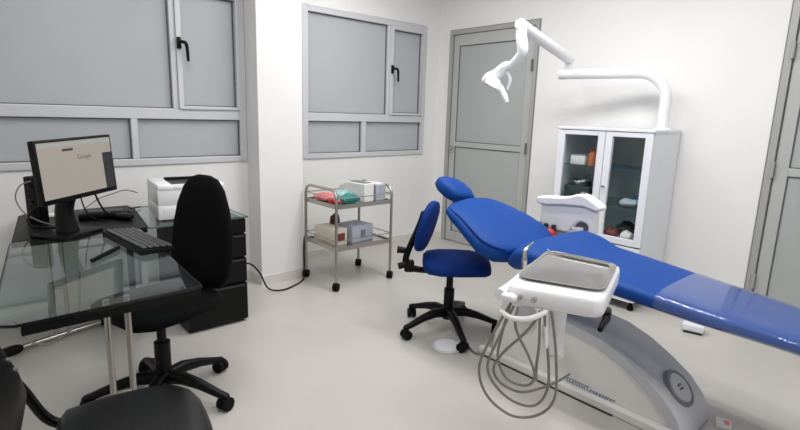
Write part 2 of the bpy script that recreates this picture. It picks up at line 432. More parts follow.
# grey band over the arch
rings = []
for (y, z) in arc:
    i = arc.index((y, z)); p0 = Vector(arc[max(i-1, 0)]); p1 = Vector(arc[min(i+1, len(arc)-1)]); tg = (p1-p0).normalized(); n = Vector((-tg.y, tg.x))
    o2 = Vector((y, z))+n*.014; i2 = Vector((y, z))-n*.03
    rings.append([Vector((2.134, i2.x, i2.y)), Vector((2.134, o2.x, max(o2.y, 0))), Vector((2.15, o2.x+n.x*.006, max(o2.y+n.y*.006, .0))), Vector((2.43, o2.x+n.x*.006, max(o2.y+n.y*.006, 0))), Vector((2.447, o2.x, max(o2.y, 0))), Vector((2.447, i2.x, i2.y))])
MB(O).loft(rings).build('arch_band', 'silver', bs, angle=50)
MB(O).prism([(.62, 0), (1.66, 0), (1.67, .02), (1.655, .045), (.64, .045)], 0, 2.10, 2.14).build('plinth', 'cream', bs, bevel=.008)
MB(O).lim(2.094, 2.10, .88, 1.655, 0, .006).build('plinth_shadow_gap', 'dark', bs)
# round emblem on the band
en = Vector((0, -.72, .69)).normalized(); ec = Vector((2.283, .690, .158)); eu = Vector((1, 0, 0)); ev = en.cross(eu)
EM = Matrix((eu, ev, en)).transposed().to_4x4()
e = MB(O).lathe([(0, -.01), (.082, -.02), (.082, .010), (.076, .015), (.066, .010), (0, .010)], ec, 32, EM).build('round_badge', 'midgrey', bs)
MB(O).lathe([(0, .009), (.065, .009), (.062, .014), (0, .016)], ec, 32, EM).build('badge_face', 'silver', e)
g = MB(O)
for p in ((-.012, .012), (-.012, -.004), (.006, .012), (.006, -.006)):
    g.box(ec+eu*p[0]+ev*p[1]+en*.0165, (.011, .008, .002), rot=EM)
g.build('badge_mark', 'dark', e)
lg = MB(O); y = 1.135
while y > .90:                                             # faded blue lettering along the bottom of the shell
    wl = random.choice([.008, .011, .013]); hh = .020 if y > 1.02 else .013
    zc = .058 if y > 1.02 else .050
    lg.lim(2.1375, 2.1398, y-.003, y, zc-hh/2, zc+hh/2); lg.lim(2.1375, 2.1398, y-wl, y-.003, zc+hh/2-.004, zc+hh/2)
    if random.random() > .4: lg.lim(2.1375, 2.1398, y-wl, y-.003, zc-hh/2, zc-hh/2+.003)
    y -= wl+.004
lg.build('lettering', 'blueink', bs, smooth=False)
# lifting column under the seat
MB(O).lim(2.18, 2.42, 1.25, 1.42, .47, .56).build('lift_column', 'silver', bs, bevel=.01)
# seat with leg rest: stations along -y:  y, centre x, half width, top z, thickness
X = Vector((1, 0, 0))
seat_st = [(1.478, 2.29, .10, .59, .05), (1.470, 2.295, .20, .605, .085), (1.448, 2.305, .28, .64, .11), (1.405, 2.32, .324, .688, .145), (1.36, 2.322, .336, .703, .155), (1.26, 2.315, .315, .692, .14), (1.15, 2.31, .28, .663, .12),
           (1.0, 2.31, .266, .65, .11), (.80, 2.31, .258, .628, .10), (.60, 2.31, .245, .607, .09), (.40, 2.31, .222, .59, .08),
           (.22, 2.31, .198, .570, .072), (.10, 2.31, .175, .558, .062), (.03, 2.31, .13, .557, .05), (.0, 2.31, .07, .55, .03)]
def seat_ring(y, cx, w_, zt, th, off=0):
    return superring(Vector((cx, y, zt-th/2)), X, Z, w_+off, th/2+off, 36, .42, crown=.006, botw=.72)
MB(O).loft([seat_ring(*s_) for s_ in seat_st]).build('seat', 'blue', dc, angle=60)
# clear plastic cover on the foot half
def lerp_st(y):
    for a, b_ in zip(seat_st, seat_st[1:]):
        if a[0] >= y >= b_[0]:
            t = (a[0]-y)/(a[0]-b_[0]); return (y,)+tuple(a[i]*(1-t)+b_[i]*t for i in range(1, 5))
cv = []
for y in (.755, .72, .66, .58, .5, .4, .3, .22, .14, .10, .06):
    r = seat_ring(*lerp_st(y), off=.004)
    cv.append(r[-3:]+r[:22])
MB(O).loft(cv, cap=False, closed=False).build('clear_foot_cover', 'film', dc, angle=60)['label'] = 'clear plastic cover over the foot end'
# backrest: from the hips up to the shoulders, reclined
bd = Vector((0, .935, .355)).normalized(); bn = Vector((0, -.355, .935)).normalized()
bp = Vector((2.30, 1.500, .640))
LB = .48
rings = []
for t, w_, th in ((-.02, .11, .03), (-.015, .17, .07), (.005, .222, .11), (.05, .285, .135), (.13, .322, .14), (.25, .30, .13), (.35, .27, .12), (.43, .252, .105), (.485, .23, .085), (.513, .19, .06), (.524, .10, .03)):
    t *= .92
    c = bp+bd*t-bn*(th/2)+bn*(.022*math.sin(PI*min(max(t/LB, 0), 1)))
    rings.append(superring(c, X, bn, w_, th/2, 36, .55, crown=.012, botw=.8))
bk = MB(O).loft(rings).build('backrest', 'blue', dc, angle=60)
pip = []
for t, w_ in ((.01, .225), (.06, .284), (.13, .312), (.25, .291), (.35, .261), (.43, .243), (.485, .221)):
    t *= .92
    pip.append(bp+bd*t-X*(w_-.012)+bn*(.002+.022*math.sin(PI*t/LB)-.018))
MB(O).tube(pip, .0055, 6, 5).build('piping', 'blued', bk)
# headrest on its own steel bracket
hc = Vector((2.325, 2.10, .846))
ha = Vector((0, .86, .50)).normalized(); hn = Vector((.10, -.54, .82)).normalized()
rings = []
for t, w_, th in ((-.105, .04, .02), (-.10, .075, .05), (-.08, .1, .075), (-.03, .118, .10), (.03, .118, .10), (.075, .1, .08), (.095, .075, .055), (.105, .04, .02)):
    rings.append(superring(hc+ha*t, Vector((.975, -.04, -.20)), hn, w_, th/2, 26, .62, crown=.008))
hr = MB(O).loft(rings).build('headrest', 'blue', dc, angle=60)
MB(O).tube([hc-hn*.05, hc-hn*.075-ha*.07, bp+bd*.46-bn*.06, bp+bd*.38-bn*.09], .014, 8, 4).build('headrest_bracket', 'steel', hr)
MB(O).tube([(2.25, 1.44, .55), (2.30, 1.44, .545), (2.35, 1.44, .55)], .03, 10, 3).build('back_hinge', 'black', bk)

# ================================================================== instrument unit (swing-over) beside the chair
UO = (1.62, .93, 0)
iu = thing('instrument_unit', 'white swing-over dental instrument unit with hanging grey hoses, in front of the blue chair', 'dental unit', UO)
A = Vector((1.90, 1.145, 0)); B = Vector((1.93, .845, 0)); Cc = Vector((1.515, .705, 0)); D = Vector((1.385, .995, 0))
def quad(inset, z, tilt=0):
    c = (A+B+Cc+D)/4; out = []
    P = [A, B, Cc, D]; R = .045
    for i in range(4):
        p = P[i]+(c-P[i]).normalized()*inset; q0 = P[i-1]+(c-P[i-1]).normalized()*inset; q1 = P[(i+1) % 4]+(c-P[(i+1) % 4]).normalized()*inset
        a = p+(q0-p).normalized()*R; b_ = p+(q1-p).normalized()*R
        zz = z+(tilt if i in (2, 3) else 0)
        for k in range(6):
            t = k/5; v = a*(1-t)**2+p*2*t*(1-t)+b_*t*t
            out.append(Vector((v.x, v.y, zz)))
    return out
hb = MB(UO).loft([quad(.03, .672, -.006), quad(.008, .675, -.006), quad(0, .685, -.006), quad(.0, .728, -.010), quad(.006, .742, -.012), quad(.025, .748, -.012)]).build('housing', 'white', iu, angle=50)
# upper deck that carries the tray
up_ = (Cc-B).normalized()
nose = MB(UO)
dirF = ((D+Cc)/2-(A+B)/2).normalized(); dirS = Vector((-dirF.y, dirF.x, 0))
if dirS.dot(D-Cc) < 0: dirS = -dirS
nose.ell(D*.93+Cc*.07+dirF*.02+Z*.70, (.02, .028, .014), Matrix.Rotation(math.atan2(dirF.y, dirF.x), 4, 'Z'), pw=.75)
nose.tube([A+Vector((-.03, .012, .706)), A*.6+D*.4+dirS*.022+Z*.702, A*.25+D*.75+dirS*.014+Z*.698, D+dirS*.014+dirF*.012+Z*.70], [.014, .018, .02, .02], 12, 4)
nose.build('handpiece_deck', 'white', hb, angle=60)
F0 = D*.97+Cc*.03
for t in (.17, .32):
    p = D*(1-t)+Cc*t+Z*.70; MB(UO).tube([p-dirF*.01, p+dirF*.014, p+dirF*.0141, p+dirF*.022], [.011, .009, .006, .006], 14).build('air_water_knob', 'steel', hb)
# curved white hanger bar
h0 = D+dirS*.004+dirF*.02+Z*.645
hb2 = MB(UO).tube([h0, D*.87+Cc*.13+dirF*.04+Z*.636, D*.70+Cc*.30+dirF*.035+Z*.641, D*.58+Cc*.42+dirF*.005+Z*.658, D*.54+Cc*.46-dirF*.03+Z*.672], .0095, 12, 5).build('hanger_bar', 'white', iu)
MB(UO).ell(D*.8+Cc*.2-dirF*.06+Z*.60, (.03, .04, .06), Matrix.Rotation(math.atan2(dirF.y, dirF.x), 4, 'Z')).build('handpiece_cup', 'white', iu)
MB(UO).tube([D*.55+Cc*.45-dirF*.02+Z*.66, D*.55+Cc*.45-dirF*.02+Z*.60, D*.53+Cc*.47-dirF*.015+Z*.53], [.012, .014, .008], 10).build('handpiece', 'white', iu)
# swing arm down to the chair base
MB(UO).tube([(1.70, .965, .665), (1.70, .965, .40)], .032, 18).build('column', 'white', iu)
MB(UO).tube([(1.70, .965, .41), (1.74, .98, .385), (1.9, 1.1, .36), (2.1, 1.3, .355), (2.135, 1.32, .355)], [.033, .034, .034, .036, .036], 14, 4).build('swing_arm', 'cream', iu)
# black handle under the right corner
hd = MB(UO); hp = Cc+Vector((.05, .01, 0))
hd.box(hp+Vector((.045, .03, .664)), (.06, .045, .02), rot=.4, bevel=.008)
hd.tube([hp+Vector((.07, .03, .660)), hp+Vector((.02, .008, .650)), hp+Vector((-.06, -.012, .640))], [.014, .013, .009], 10)
hd.build('grip_handle', 'black', iu)
# hoses: each a loop from the hanger down and back up to the base
def hose(pts): MB(UO).tube(pts, .0049, 8, 8).build('hose', 'hose', iu)
e1 = (Cc-D).normalized()
def hp_(s_, f__, z): return D+e1*s_+dirF*f__+Z*z
hose([hp_(.02, .0, .665), hp_(-.02, .03, .56), hp_(-.065, .02, .42), hp_(-.04, -.01, .30), hp_(.045, -.03, .235), hp_(.135, -.03, .26), hp_(.19, -.03, .34), hp_(.185, -.02, .50), hp_(.16, -.005, .665)])
hose([hp_(.035, .0, .665), hp_(.0, .03, .55), hp_(-.035, .02, .43), hp_(-.005, -.01, .34), hp_(.06, -.03, .29), hp_(.13, -.03, .30), hp_(.165, -.03, .38), hp_(.155, -.02, .52), hp_(.135, -.005, .665)])
hose([hp_(.05, .0, .665), hp_(.055, .03, .60), hp_(.105, .02, .50), hp_(.125, .0, .42), hp_(.09, -.02, .37), hp_(.02, -.03, .375), hp_(-.02, -.04, .44), hp_(-.02, -.06, .52), hp_(.01, -.05, .665)])
hose([hp_(.13, -.01, .665), hp_(.09, .02, .59), hp_(.02, .02, .50), hp_(-.02, .0, .42), hp_(.0, -.02, .36), hp_(.07, -.03, .335), hp_(.14, -.05, .36), hp_(.19, -.1, .38), hp_(.2, -.2, .36)])
MB(UO).tube([hp_(.12, -.01, .66), hp_(.13, 0, .55), hp_(.125, -.01, .46), hp_(.125, -.02, .40)], .005, 8, 4).build('cord', 'hose', iu)
# syringe standing at the back left corner
sp = A*.55+D*.45+dirS*.03
MB(UO).tube([sp+Z*.705, sp+Z*.745+dirS*.004, sp+Z*.79+dirS*.006], [.010, .011, .009], 12).build('syringe_body', 'steel', iu)
MB(UO).tube([sp+Z*.785+dirS*.006, sp+Z*.797-dirF*.02, sp+Z*.803-dirF*.09], [.008, .006, .003], 8).build('syringe_nozzle', 'steel', iu)

# steel tray on the unit and an instrument on the tray
tc = A*.27+B*.27+Cc*.23+D*.23
ang = math.atan2(dirF.y, dirF.x)
tr = MB((tc.x, tc.y, .7385))
def tquad(inset, z):
    P = [A*.93+D*.07, B*.93+Cc*.07, B*.12+Cc*.88, A*.12+D*.88]
    P = [p+(tc-p).normalized()*(inset+.017) for p in P]; out = []; R = .055
    for i in range(4):
        p, q0, q1 = P[i], P[i-1], P[(i+1) % 4]
        a = p+(q0-p).normalized()*R; b_ = p+(q1-p).normalized()*R
        for k in range(6):
            t = k/5; v = a*(1-t)**2+p*2*t*(1-t)+b_*t*t
            zz = z-.0085*(1 if i in (2, 3) else 0)+.002
            out.append(Vector((v.x, v.y, zz)))
    return out
tr.loft([tquad(.01, .7465), tquad(.0, .753), tquad(-.006, .754), tquad(-.006, .756), tquad(.002, .7555), tquad(.012, .7495)])
tag(tr.build('instrument_tray', 'tray', angle=40), 'rectangular stainless steel tray lying on top of the white instrument unit', 'tray')
i0 = tc*.25+(A*.93+D*.07)*.75; i1 = tc*.25+(B*.93+Cc*.07)*.75
it = thing('dental_instrument', 'slim steel instrument lying along the back edge of the steel tray', 'instrument', ((i0+i1)/2+Z*.7515))
MB((i0+i1)/2+Z*.7515).tube([i0+Z*.7595, i0*.7+i1*.3+Z*.7595, i1+Z*.7595], [.005, .008, .008], 10).build('handle', 'chrome', it)
MB((i0+i1)/2+Z*.7515).tube([i0+Z*.7585, i0*1.1-i1*.1+Z*.7595, i0*1.12-i1*.12+Z*.7665-dirF*.012], [.0035, .0025, .0012], 8).build('tip', 'chrome', it)

# ================================================================== foot pedal and hose on the floor
fp = thing('foot_pedal', 'small round white foot pedal on the floor under the blue stool', 'pedal', (2.012, 1.815, 0))
MB().lathe([(0, 0), (.088, 0), (.09, .006), (.084, .010), (0, .010)]).build('rim', 'silver', fp)
MB().lathe([(0, .010), (.074, .010), (.07, .020), (.03, .026), (0, .027)]).build('disc', 'white', fp)
tag(MB((2.06, 1.7, 0)).tube([(2.085, 1.77, .008), (2.10, 1.72, .007), (2.085, 1.69, .007), (2.075, 1.655, .008), (2.09, 1.62, .012)], .006, 8, 5).build('pedal_hose', 'hose'), 'short grey hose on the floor between the foot pedal and the chair base', 'hose')

# ================================================================== spittoon unit on the far side
SO = (2.80, 1.58, 0)
su = thing('spittoon_unit', 'white dental water unit with basin hood behind the blue seat', 'dental unit', SO)
MB(SO).prism([(1.52, 0), (1.66, 0), (1.66, .66), (1.52, .66)], 0, 2.75, 2.80).build('pedestal', 'cream', su, bevel=.02)
shell = [(1.745, .655), (1.70, .645), (1.60, .60), (1.545, .60), (1.537, .645), (1.51, .690), (1.475, .708), (1.445, .706), (1.425, .69), (1.425, .60), (1.385, .60), (1.382, .70), (1.385, .78), (1.45, .80), (1.75, .79)]
sb = MB(SO).prism(shell, 0, 2.745, 2.80).build('shell', 'white', su, bevel=.012)
MB(SO).lim(2.785, 2.799, 1.42, 1.55, .58, .715).build('niche_panel', 'midgrey', su)
MB(SO).lathe([(0, 0), (.028, 0), (.034, .07), (.030, .07), (.026, .008), (0, .006)], (2.748, 1.487, .60)).build('cup_filler', 'white', su)
hoodp = [(1.785, .795), (1.775, .822), (1.70, .832), (1.62, .838), (1.56, .85), (1.515, .868), (1.485, .874), (1.45, .868), (1.40, .843), (1.362, .822), (1.348, .80), (1.375, .782), (1.46, .80), (1.58, .792), (1.70, .775), (1.765, .775)]
MB(SO).prism(hoodp, 0, 2.73, 2.815).build('basin_hood', 'white', su, bevel=.012)
MB(SO).lathe([(0, 0), (.014, 0), (.012, .012), (0, .013)], (2.772, 1.49, .872)).build('hood_knob', 'steel', su)
hk = MB(SO)
hk.tube([(2.735, 1.755, .635), (2.735, 1.55, .635)], .008, 10); ho = hk.build('holder_rail', 'midgrey', su)
for y in (1.735, 1.685, 1.63):
    MB(SO).cyl((2.72, y, .60), (2.72, y, .665), .012, .016).build('suction_holder', 'dark', ho)
rd = MB((2.66, 1.60, .575)); rd.ell((2.70, 1.645, .585), (.03, .045, .06), pw=.85)
rd.build('red_cover', 'red', su).location = Vector((2.66, 1.60, .575))-Vector(SO)

# ================================================================== glass-fronted cabinet
CX, CY0, CY1, CZ = 3.424, 1.39, 2.082, 1.25
CO = (3.645, 1.736, 0)
cb = thing('medicine_cabinet', 'white metal cabinet with two glass doors against the right wall', 'cabinet', CO)
k = MB(CO); tk = .018; cxb = 3.858
k.lim(CX+.022, cxb, CY0, CY0+tk, .11, CZ-.02); k.lim(CX+.022, cxb, CY1-tk, CY1, .11, CZ-.02)
k.lim(cxb-tk, cxb, CY0+tk, CY1-tk, .11, CZ-.02); k.lim(CX+.022, cxb-tk, CY0+tk, CY1-tk, .455, .475); k.lim(CX+.022, cxb-tk, CY0+tk, CY1-tk, .11, .128)
body_ = k.build('body', 'lacq', cb, smooth=False, bevel=.002)
MB(CO).lim(CX-.006, cxb, CY0-.006, CY1+.006, CZ-.02, CZ).build('top_panel', 'lacq', cb, smooth=False, bevel=.004)
MB(CO).lim(cxb-tk-.003, cxb-tk, CY0+tk, CY1-tk, .475, CZ-.02).build('back_lining', 'cab_in', cb, smooth=False)
for z in (.715, .975):
    MB(CO).lim(CX+.05, cxb-tk-.004, CY0+tk, CY1-tk, z-.006, z).build('glass_shelf', 'shelfglass', cb, smooth=False)
# lower drawer front and base frame
dr = MB(CO).lim(CX+.002, CX+.022, CY0, CY1, .13, .447).build('drawer', 'lacq', cb, smooth=False, bevel=.003)
MB(CO).box((CX-.004, 1.736, .37), (.014, .12, .014), bevel=.005).build('drawer_handle', 'steel', dr)
bf = MB(CO); bf.lim(CX, cxb, CY0, CY0+.03, .065, .11); bf.lim(CX, cxb, CY1-.03, CY1, .065, .11); bf.lim(CX, CX+.03, CY0+.03, CY1-.03, .065, .11); bf.lim(cxb-.03, cxb, CY0+.03, CY1-.03, .065, .11)
bfo = bf.build('base_frame', 'lacq', cb, smooth=False, bevel=.003)
for x in (CX+.035, cxb-.05):
    for y in (CY0+.03, CY1-.03):
        MB(CO).lathe([(0, 0), (.02, 0), (.022, .02), (.014, .03), (.014, .066), (0, .066)], (x, y, 0)).build('foot', 'rubber', cb)
def cab_door(y0, y1, knob_y):
    fz0, fz1 = .458, CZ-.024
    f = MB(CO); st_ = .05; tp = .032; bt = .045
    f.lim(CX, CX+.02, y0, y0+st_, fz0, fz1); f.lim(CX, CX+.02, y1-st_, y1, fz0, fz1)
    f.lim(CX, CX+.02, y0+st_, y1-st_, fz1-tp, fz1); f.lim(CX, CX+.02, y0+st_, y1-st_, fz0, fz0+bt)
    d = f.build('door', 'lacq', cb, smooth=False, bevel=.003)
    MB(CO).lim(CX+.008, CX+.012, y0+st_, y1-st_, fz0+bt, fz1-tp).build('door_glass', 'cabglass', d, smooth=False)
    if knob_y: MB(CO).lathe([(0, 0), (.006, 0), (.006, .012), (.011, .018), (.009, .026), (0, .028)], (CX, knob_y, .847), 16, Matrix.Rotation(-PI/2, 4, 'Y')).build('knob', 'steel', d)
    return d
cab_door(CY0+.002, 1.715, 1.69); cab_door(1.719, CY1-.002, None)

# things in the cabinet
def carton(name, label, cat, c, d, rz, m, group=None, lid=None, band=None, bandc='midgrey'):
    t_ = thing(name, label, cat, c, rz, group)
    MB().box((0, 0, d[2]/2), d, bevel=.004).build('carton_body', m, t_)
    if lid: MB().box((0, 0, d[2]+.004), (d[0]*.98, d[1]*.98, .008), bevel=.003).build('lid', lid, t_)
    if band: MB().box((0, -d[1]/2-.0008, d[2]*.5), (d[0]*band, .0016, d[2]*.45)).build('printed_panel', bandc, t_)
    return t_
def pouch(name, label, cat, c, r, rz, m, group=None, seam='paper'):
    t_ = thing(name, label, cat, c, rz, group)
    b = bmesh.new(); bmesh.ops.create_icosphere(b, subdivisions=3, radius=1)
    rnd = random.Random(sum(map(ord, label)))
    ph = [rnd.uniform(0, 6) for _ in range(4)]
    for v in b.verts:
        x, y, z = v.co
        n = .22*math.sin(5*x+ph[0])+.2*math.sin(6*y+ph[1])+.18*math.sin(9*x+7*y+ph[2]); x *= 1+.16*math.sin(5*y+ph[3]); y *= 1+.16*math.sin(6*x+ph[1])
        v.co = Vector((math.copysign(abs(x)**.7, x)*r[0], math.copysign(abs(y)**.7, y)*r[1], r[2]+r[2]*(z*(1+n) if z > 0 else z)))
    MB().merge(b).build('pouch_body', m, t_, angle=70)
    MB().box((r[0]*.98, 0, r[2]), (.014, r[1]*1.5, .003), bevel=.001).build('seal', seam, t_)
    return t_
carton('paper_box', 'white paper box on the top shelf behind the left glass door', 'box', (3.56, 1.955, .975), (.14, .11, .062), .1, 'paper', lid='bluegrey')
bt = thing('plastic_bottle', 'orange bottle on the top shelf beside the white paper box', 'bottle', (3.52, 1.845, .975))
MB().lathe([(0, 0), (.028, 0), (.03, .01), (.03, .08), (.014, .095), (.014, .1), (0, .1)]).build('bottle_body', 'orange', bt)
MB().lathe([(0, .1), (.016, .1), (.016, .122), (0, .123)]).build('cap', 'red', bt)
kd = thing('kidney_dish', 'small steel dish on the dark box behind the left glass door', 'dish', (3.55, 1.93, .817))
MB().lathe([(0, 0), (.06, 0), (.075, .035), (.08, .035), (.078, .04), (.07, .037), (.056, .006), (0, .006)]).build('bowl', 'steel', kd)
MB().tube([(-.05, .02, .012), (0, 0, .045), (.07, -.03, .075)], .004, 8, 4).build('forceps', 'chrome', kd)
carton('dark_carton', 'dark green flat box under the steel dish in the cabinet', 'box', (3.57, 1.92, .715), (.20, .20, .102), 0, mat('dark green carton', (52, 66, 66), .5), band=.4, bandc='midgrey')
pouch('instrument_pouch', 'dark grey tool pouch on the cabinet floor behind the left glass door', 'pouch', (3.60, 1.88, .475), (.09, .1, .05), .2, 'dark')
pouch('gauze_pack', 'white and blue bag slumped on the shelf behind the right glass door', 'bag', (3.53, 1.545, .715), (.07, .065, .026), .3, 'bluegrey')
pouch('blue_packet', 'bright blue packet lying behind the white bag on the right shelf', 'packet', (3.62, 1.50, .715), (.03, .07, .036), -.2, 'bluebag')
pouch('red_pouch', 'dark red pouch on the cabinet floor, left of the white bundle', 'pouch', (3.51, 1.64, .475), (.055, .05, .036), .5, 'brown', seam='pink')
pouch('cotton_bundle', 'white bundle on the cabinet floor behind the right glass door', 'bundle', (3.50, 1.525, .475), (.05, .04, .034), .2, 'paper', seam='teal')
pouch('black_case', 'black case on the cabinet floor behind the red pouch', 'case', (3.64, 1.58, .475), (.06, .09, .045), .1, 'dark')

# ================================================================== overhead dental light standing on the cabinet
LO = (3.70, 1.455, CZ)
dl = thing('dental_light', 'white jointed overhead dental lamp on a bent pole above the cabinet', 'lamp', LO)
MB(LO).lathe([(0, 0), (.06, 0), (.06, .006), (.045, .012), (0, .012)], LO).build('pole_flange', 'white', dl)
p0 = Vector((3.70, 1.455, CZ+.01)); bdir = Vector((-.235, .972, 0)).normalized(); bz = 1.632
pts = [p0, p0+Z*.12, Vector((3.70, 1.455, bz-.19))]
for k in range(1, 9):
    a = k/8*PI/2; pts.append(Vector((3.70, 1.455, bz-.19))+bdir*(.19*(1-math.cos(a)))+Z*(.19*math.sin(a)))
pend = Vector((3.70, 1.455, bz))+bdir*.745
pts.append(pend)
MB(LO).tube(pts, .037, 18).build('pole', 'white', dl)
MB(LO).cyl(pend-bdir*.06+Z*.02, pend-bdir*.06+Z*.075, .03).build('joint', 'white', dl)
a0 = pend-bdir*.062+Z*.105; a1 = Vector((2.60, 1.90, 1.842))
ad = (a1-a0).normalized()
MB(LO).tube([a0-ad*.008, a0-ad*.004, a1, a1+ad*.012], [.030, .036, .034, .028], 18).build('spring_arm', 'white', dl)
j0 = a1-ad*.03
hn_ = MB(LO); hn_.tube([j0-Z*.02, Vector((2.6, 1.885, 1.77)), Vector((2.6, 1.868, 1.70)), Vector((2.6, 1.885, 1.66)), Vector((2.6, 1.955, 1.603))], [.03, .033, .033, .026, .022], 14, 3)
hn_.build('head_hanger', 'white', dl)
lh = MB(LO)
lh.tube([(2.6, 1.955, 1.615), (2.6, 1.99, 1.60), (2.6, 2.04, 1.565), (2.59, 2.10, 1.535), (2.58, 2.135, 1.515)], [.022, .034, .036, .04, .02], 14, 3)
head = lh.build('lamp_arm', 'white', dl)
# reflector head: a shallow shell facing down over the patient
hx = Vector((2.585, 2.06, 1.50)); un = Vector((-.25, .40, -.88)).normalized(); ux = Vector((.7, .6, .1)); ux = (ux-un*ux.dot(un)).normalized(); uy = un.cross(ux)
HM = Matrix((ux, uy, un)).transposed().to_4x4()
lh = MB(LO); R = []
for rr_, zz in ((.001, -.045), (.05, -.04), (.085, -.018), (.098, .012), (.09, .014), (.075, -.006), (.045, -.024), (.001, -.03)):
    R.append([Vector(hx)+HM.to_3x3() @ Vector((rr_*1.15*math.cos(2*PI*q/26), rr_*.55*math.sin(2*PI*q/26), zz)) for q in range(26)])
shell_ = lh.loft(R).build('lamp_shell', 'white', dl, angle=50)
MB(LO).ell(hx-un*.018, (.085, .04, .008), HM).build('reflector', 'lampgrey', shell_)
MB(LO).tube([(2.59, 2.06, 1.53), (2.60, 2.02, 1.48), (2.60, 1.975, 1.425), (2.60, 1.955, 1.388)], [.018, .026, .02, .010], 12, 3).build('grip_handle', 'white', shell_)
MB(LO).tube([(2.60, 1.97, 1.575), (2.61, 1.95, 1.53), (2.61, 1.965, 1.47)], [.012, .010, .008], 10, 3).build('lamp_lever', 'white', shell_)

# small white box on the floor by the wall, seen below the leg rest
fb = thing('floor_box', 'little white box on the floor below the foot end of the blue chair', 'box', (3.42, 1.0, 0), .25)
MB().box((0, 0, .008), (.09, .10, .016), bevel=.003).build('box_under_shade', 'dark', fb)  # dark slab stands for the shadow beneath the raised box
MB().box((0, 0, .036), (.10, .12, .04), bevel=.006).build('box_cover', 'lacq', fb)
fp2 = thing('floor_wrapper', 'crumpled pale wrapper on the floor by the foot of the arched base', 'wrapper', (2.425, .535, 0), .3)
MB().box((0, 0, .006), (.08, .06, .012), bevel=.003).build('paper_sheet', 'paper', fp2)
MB().box((.005, -.012, .0135), (.034, .02, .003), bevel=.001).build('pink_print', 'pink', fp2)

# ================================================================== steel trolley
TX0, TX1, TY0, TY1 = 2.035, 2.555, 2.965, 3.385
TO = ((TX0+TX1)/2, (TY0+TY1)/2, 0)
tl = thing('instrument_trolley', 'two-shelf steel trolley on casters beside the pillar', 'trolley', TO)
for x in (TX0, TX1):
    r = .011; zt = .75; c = .06
    MB(TO).tube([(x, TY0, .07), (x, TY0, zt-c), (x, TY0+c*.3, zt-c*.3), (x, TY0+c, zt), (x, TY1-c, zt), (x, TY1-c*.3, zt-c*.3), (x, TY1, zt-c), (x, TY1, .07)], r, 12).build('side_frame', 'brush', tl)
for z in (.315, .63):
    sh = MB(TO).lim(TX0+.006, TX1-.006, TY0+.004, TY1-.004, z, z+.004).build('shelf', 'steel', tl, smooth=False)
    e = MB(TO)
    for y in (TY0+.003, TY1-.003): e.lim(TX0+.006, TX1-.006, y-.002, y+.002, z-.018, z+.014)
    for x in (TX0+.006, TX1-.006): e.lim(x-.002, x+.002, TY0+.004, TY1-.004, z-.018, z+.014)
    e.build('shelf_lip', 'brush', sh, smooth=False)
    rl = MB(TO)
    for y in (TY0, TY1): rl.cyl((TX0, y, z+.06), (TX1, y, z+.06), .004, seg=8)
    for x in (TX0, TX1): rl.cyl((x, TY0, z+.06), (x, TY1, z+.06), .004, seg=8)
    rl.build('guard_rail', 'brush', tl)
for x in (TX0, TX1):
    for y in (TY0, TY1):
        wm, fm = MB(TO), MB(TO); caster(wm, fm, x, y, .03, .6, .016)
        fo = fm.build('caster', 'dark', tl); wm.build('caster_wheel', 'rubber', fo)
# load: top shelf
pouch('pink_packet', 'pink and white packet at the left end of the trolley top shelf', 'packet', (2.125, 3.25, .634), (.07, .10, .025), .3, 'pink')
pouch('red_packet', 'red packet lying beside the pink one on the trolley top', 'packet', (2.085, 3.07, .634), (.04, .06, .022), -.1, 'red')
pouch('teal_packet', 'teal packet at the front of the trolley top shelf', 'packet', (2.20, 3.035, .634), (.085, .05, .034), .1, 'teal')
pouch('pale_packet', 'pale blue-green packet standing behind the teal one on the trolley', 'packet', (2.225, 3.16, .634), (.06, .05, .04), .5, 'tealp')
def angled_box(name, label, x, y, rz, wd, ht, m, mt):
    t_ = thing(name, label, 'box', (x, y, .634), rz)
    MB().prism([(-.15, 0), (.14, 0), (.14, ht*.72), (.05, ht), (-.15, ht)], 0, -wd/2, wd/2).build('box_body', m, t_, bevel=.006)
    MB().box((0, -.05, ht+.003), (wd*.75, .17, .006), bevel=.002).build('box_top', mt, t_)
    return t_
angled_box('glove_box', 'white glove box on the trolley top, beside the teal packet', 2.355, 3.165, .12, .10, .14, 'paper', 'midgrey')
angled_box('mask_box', 'pale grey mask box at the right end of the trolley top', 2.475, 3.165, .10, .10, .128, 'bluegrey', 'paper')
dkb = thing('dark_box', 'flat dark box leaning between the two pale boxes on the trolley', 'box', (2.416, 3.16, .634), .11)
MB().box((0, 0, .062), (.016, .24, .124), bevel=.003).build('box_shell', 'dark', dkb)
MB().box((0, -.02, .1255), (.014, .12, .003)).build('box_label', 'midgrey', dkb)
# load: lower shelf
t_ = carton('beige_carton', 'beige carton with a cut window on the trolley lower shelf', 'carton', (2.12, 3.165, .319), (.125, .24, .125), .12, 'beige', band=.6, bandc='brown')
t_ = carton('grey_carton', 'pale blue-grey carton on the right of the trolley lower shelf', 'carton', (2.335, 3.155, .319), (.225, .20, .125), .13, 'bluegrey', band=.22)
pouch('red_cloth', 'small dark red bundle behind the two cartons on the lower trolley shelf', 'bundle', (2.26, 3.315, .319), (.04, .04, .085), 0, 'brown', seam='red')

